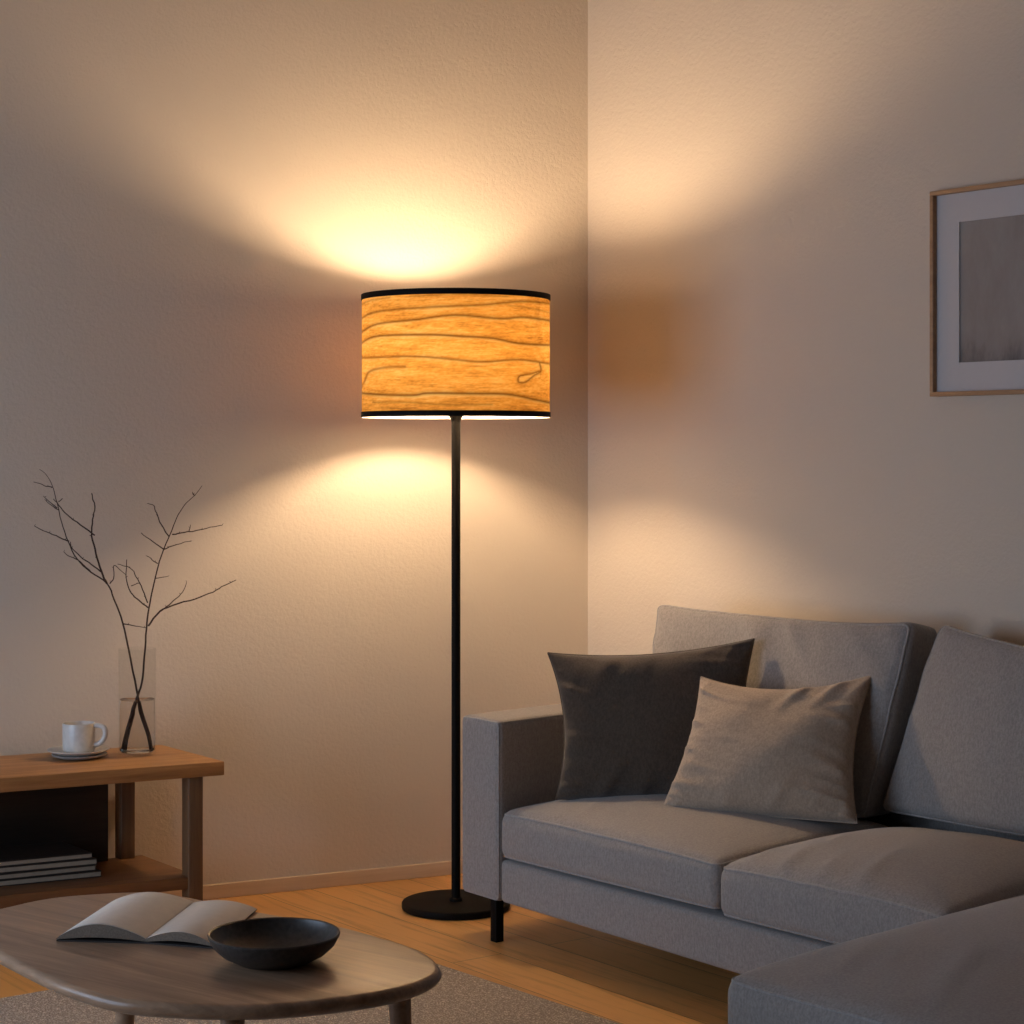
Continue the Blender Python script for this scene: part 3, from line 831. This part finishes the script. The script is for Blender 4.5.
# vase, water
v0 = at_z(137.2, 754.8, SZ)
VR, VH, WH = .0465, .268, .140
vase = thing('glass_vase', 'clear cylindrical glass vase half filled with water on the side table', 'vase', v0)
bm = bmesh.new()
lathe(bm, v0, [(0, .0004), (VR - .003, .0004), (VR, .004), (VR, VH - .001), (VR - .0008, VH), (VR - .0020, VH - .0005), (VR - .0024, .012), (VR - .006, .0085), (0, .0080)], 72)
link('vase_body', bm, GLASS, vase, v0)
bm = bmesh.new()
lathe(bm, v0, [(0, .0084), (VR - .0062, .0089), (VR - .0030, .0125), (VR - .0028, WH), (VR - .004, WH - .0006), (0, WH - .0006)], 72)
link('water', bm, WATER, vase, v0)

# bare branches standing in the vase
def br_pt(x, y):                # zoomed-crop coordinates -> point near the vase's plane
    px, py = x / 3.4133, 440 + y / 3.4133
    X0 = (px - 512) / F * v0.y
    Y = v0.y + max(-.12, (X0 - v0.x) * .32)
    return at_y(px, py, Y)
def branch(name_label, main, subs, r0, bottom):
    O = Vector(bottom[0])
    r = thing('bare_branch', name_label, 'branch', O, 'bare branches in the vase')
    pts = [Vector(b) for b in bottom] + [br_pt(*p) for p in main]
    sp = smooth_path(pts, 4); m = len(sp)
    sp = [p + Vector((noise.noise(p * 60) * .0012, 0, noise.noise(p * 55 + Vector((3, 3, 3))) * .0012)) if i > 8 else p for i, p in enumerate(sp)]
    bm = bmesh.new(); tube(bm, sp, [r0 * (1 - .82 * (i / (m - 1)) ** .8) * (1.45 if i < 10 else 1.0 + .45 * max(0, (14 - i) / 5)) for i in range(m)], 8)
    link('stem', bm, BARK, r, O)
    for s, rad in subs:
        q = [br_pt(*p) for p in s]
        for i in range(1, len(q)): q[i] = q[i] + Vector((0, -.012 * i * (1 if int(s[0][0]) % 2 else -0.6), 0))
        sp = smooth_path(q, 4); m = len(sp)
        sp = [p + Vector((noise.noise(p * 90) * .0022, 0, noise.noise(p * 80 + Vector((3, 3, 3))) * .0022)) if 0 < i else p for i, p in enumerate(sp)]
        bm = bmesh.new(); tube(bm, sp, [rad * 1.6 * (1 - .5 * i / (m - 1)) for i in range(m)], 6)
        # small buds
        for i in range(2, m, 5):
            d = Vector((random.uniform(-1, 1), random.uniform(-.4, .4), random.uniform(.2, 1))).normalized() * .0055
            tube(bm, [sp[i], sp[i] + d], [rad * .75, rad * .4], 5)
        link('twig', bm, BARK, r, O)
zb = SZ + .0095
crossp = Vector((v0.x + .0005, v0.y, SZ + .143))
branch('bare dark branch leaning left in the glass vase, with forked twigs',
       [(466, 850), (440, 720), (420, 625), (390, 545), (365, 490), (310, 450), (262, 405), (232, 345), (210, 280), (195, 215), (178, 155), (158, 120), (135, 100)],
       [([(365, 490), (348, 445), (335, 385), (323, 325), (330, 270), (340, 225), (333, 180)], .0017),
        ([(323, 325), (290, 298), (245, 262), (218, 230), (198, 200)], .0012),
        ([(348, 452), (310, 425), (270, 398), (240, 370), (232, 350)], .0012),
        ([(310, 450), (270, 415), (238, 400), (210, 385)], .0011),
        ([(235, 345), (205, 330), (165, 312), (130, 292)], .0011),
        ([(178, 162), (150, 155), (110, 143)], .0010),
        ([(200, 238), (175, 225), (148, 203)], .0009), ([(195, 232), (178, 215), (155, 190)], .0009), ([(200, 210), (213, 200)], .0008),
        ([(420, 627), (460, 635), (498, 645)], .0011),
        ([(375, 490), (392, 470), (395, 430), (412, 432), (440, 455)], .0009)],
       .0036, [(v0.x + .031, v0.y - .004, zb + .004), (v0.x + .024, v0.y - .003, SZ + .05), (v0.x + .010, v0.y - .003, SZ + .10), (crossp.x + .003, v0.y - .005, SZ + .140)])
branch('bare dark branch standing upright and reaching right in the glass vase',
       [(484, 830), (494, 735), (500, 645), (508, 575), (522, 505), (540, 430), (560, 370), (585, 310), (603, 265), (630, 222), (665, 188), (690, 155)],
       [([(506, 635), (545, 585), (590, 565), (660, 545), (720, 522), (760, 500), (797, 480)], .0015),
        ([(548, 585), (590, 550), (620, 520), (633, 487)], .0010),
        ([(588, 322), (640, 315), (700, 303), (752, 292)], .0012), ([(645, 313), (652, 290)], .0008),
        ([(578, 330), (550, 290), (530, 250), (520, 225), (497, 218)], .0011),
        ([(560, 373), (600, 358), (650, 345)], .0010), ([(558, 372), (520, 348), (477, 318)], .0011),
        ([(538, 422), (518, 410), (497, 396)], .0009), ([(532, 472), (575, 465)], .0008),
        ([(505, 572), (470, 540), (448, 510), (440, 465), (445, 405)], .0012),
        ([(504, 556), (485, 510), (460, 465), (440, 440), (393, 425)], .0011), ([(448, 498), (478, 488)], .0008),
        ([(665, 190), (658, 178)], .0009)],
       .0036, [(v0.x - .024, v0.y + .006, zb + .004), (v0.x - .021, v0.y + .005, SZ + .04), (v0.x - .012, v0.y + .004, SZ + .09), (crossp.x - .003, v0.y + .004, SZ + .140)])

# ------------------------------------------------------------------ light
# daylight at dusk through the side window
wc = L1 + NL * ((W0 + W1) / 2) + WL * 0.20 + Z * ((WZ0 + WZ1) / 2)
ld = bpy.data.lights.new('window_daylight', 'AREA'); ld.shape = 'RECTANGLE'; ld.size = W1 - W0; ld.size_y = WZ1 - WZ0
ld.color = (0.63, 0.77, 1.0); ld.energy = 40
lo = bpy.data.objects.new('window_daylight', ld); COL.objects.link(lo); lo.location = wc
lo.rotation_euler = (-WL).to_track_quat('-Z', 'Y').to_euler()
w = bpy.data.worlds.new('dusk'); SC.world = w; w.use_nodes = True
bg = w.node_tree.nodes['Background']; bg.inputs['Color'].default_value = (0.35, 0.5, 0.8, 1); bg.inputs['Strength'].default_value = 0.5

# ------------------------------------------------------------------ camera
cd = bpy.data.cameras.new('camera'); cam = bpy.data.objects.new('camera', cd); COL.objects.link(cam)
cam.location = (0, 0, HC); cam.rotation_euler = (pi / 2, 0, 0)
cd.sensor_width = 36; cd.sensor_fit = 'HORIZONTAL'; cd.lens = 36 * F / 1024
cd.shift_y = (HZ - 512) / 1024     # horizon row 450
cd.clip_start = .05
SC.camera = cam
vs = SC.view_settings
SC.display_settings.display_device = 'sRGB'
vs.view_transform = 'Standard'; vs.look = 'None'; vs.exposure = 0.16; vs.gamma = 1.0; vs.use_curve_mapping = False
cy = SC.cycles
cy.use_denoising = True; cy.max_bounces = 14; cy.diffuse_bounces = 6; cy.transparent_max_bounces = 16; cy.transmission_bounces = 10
cy.sample_clamp_indirect = 6.0
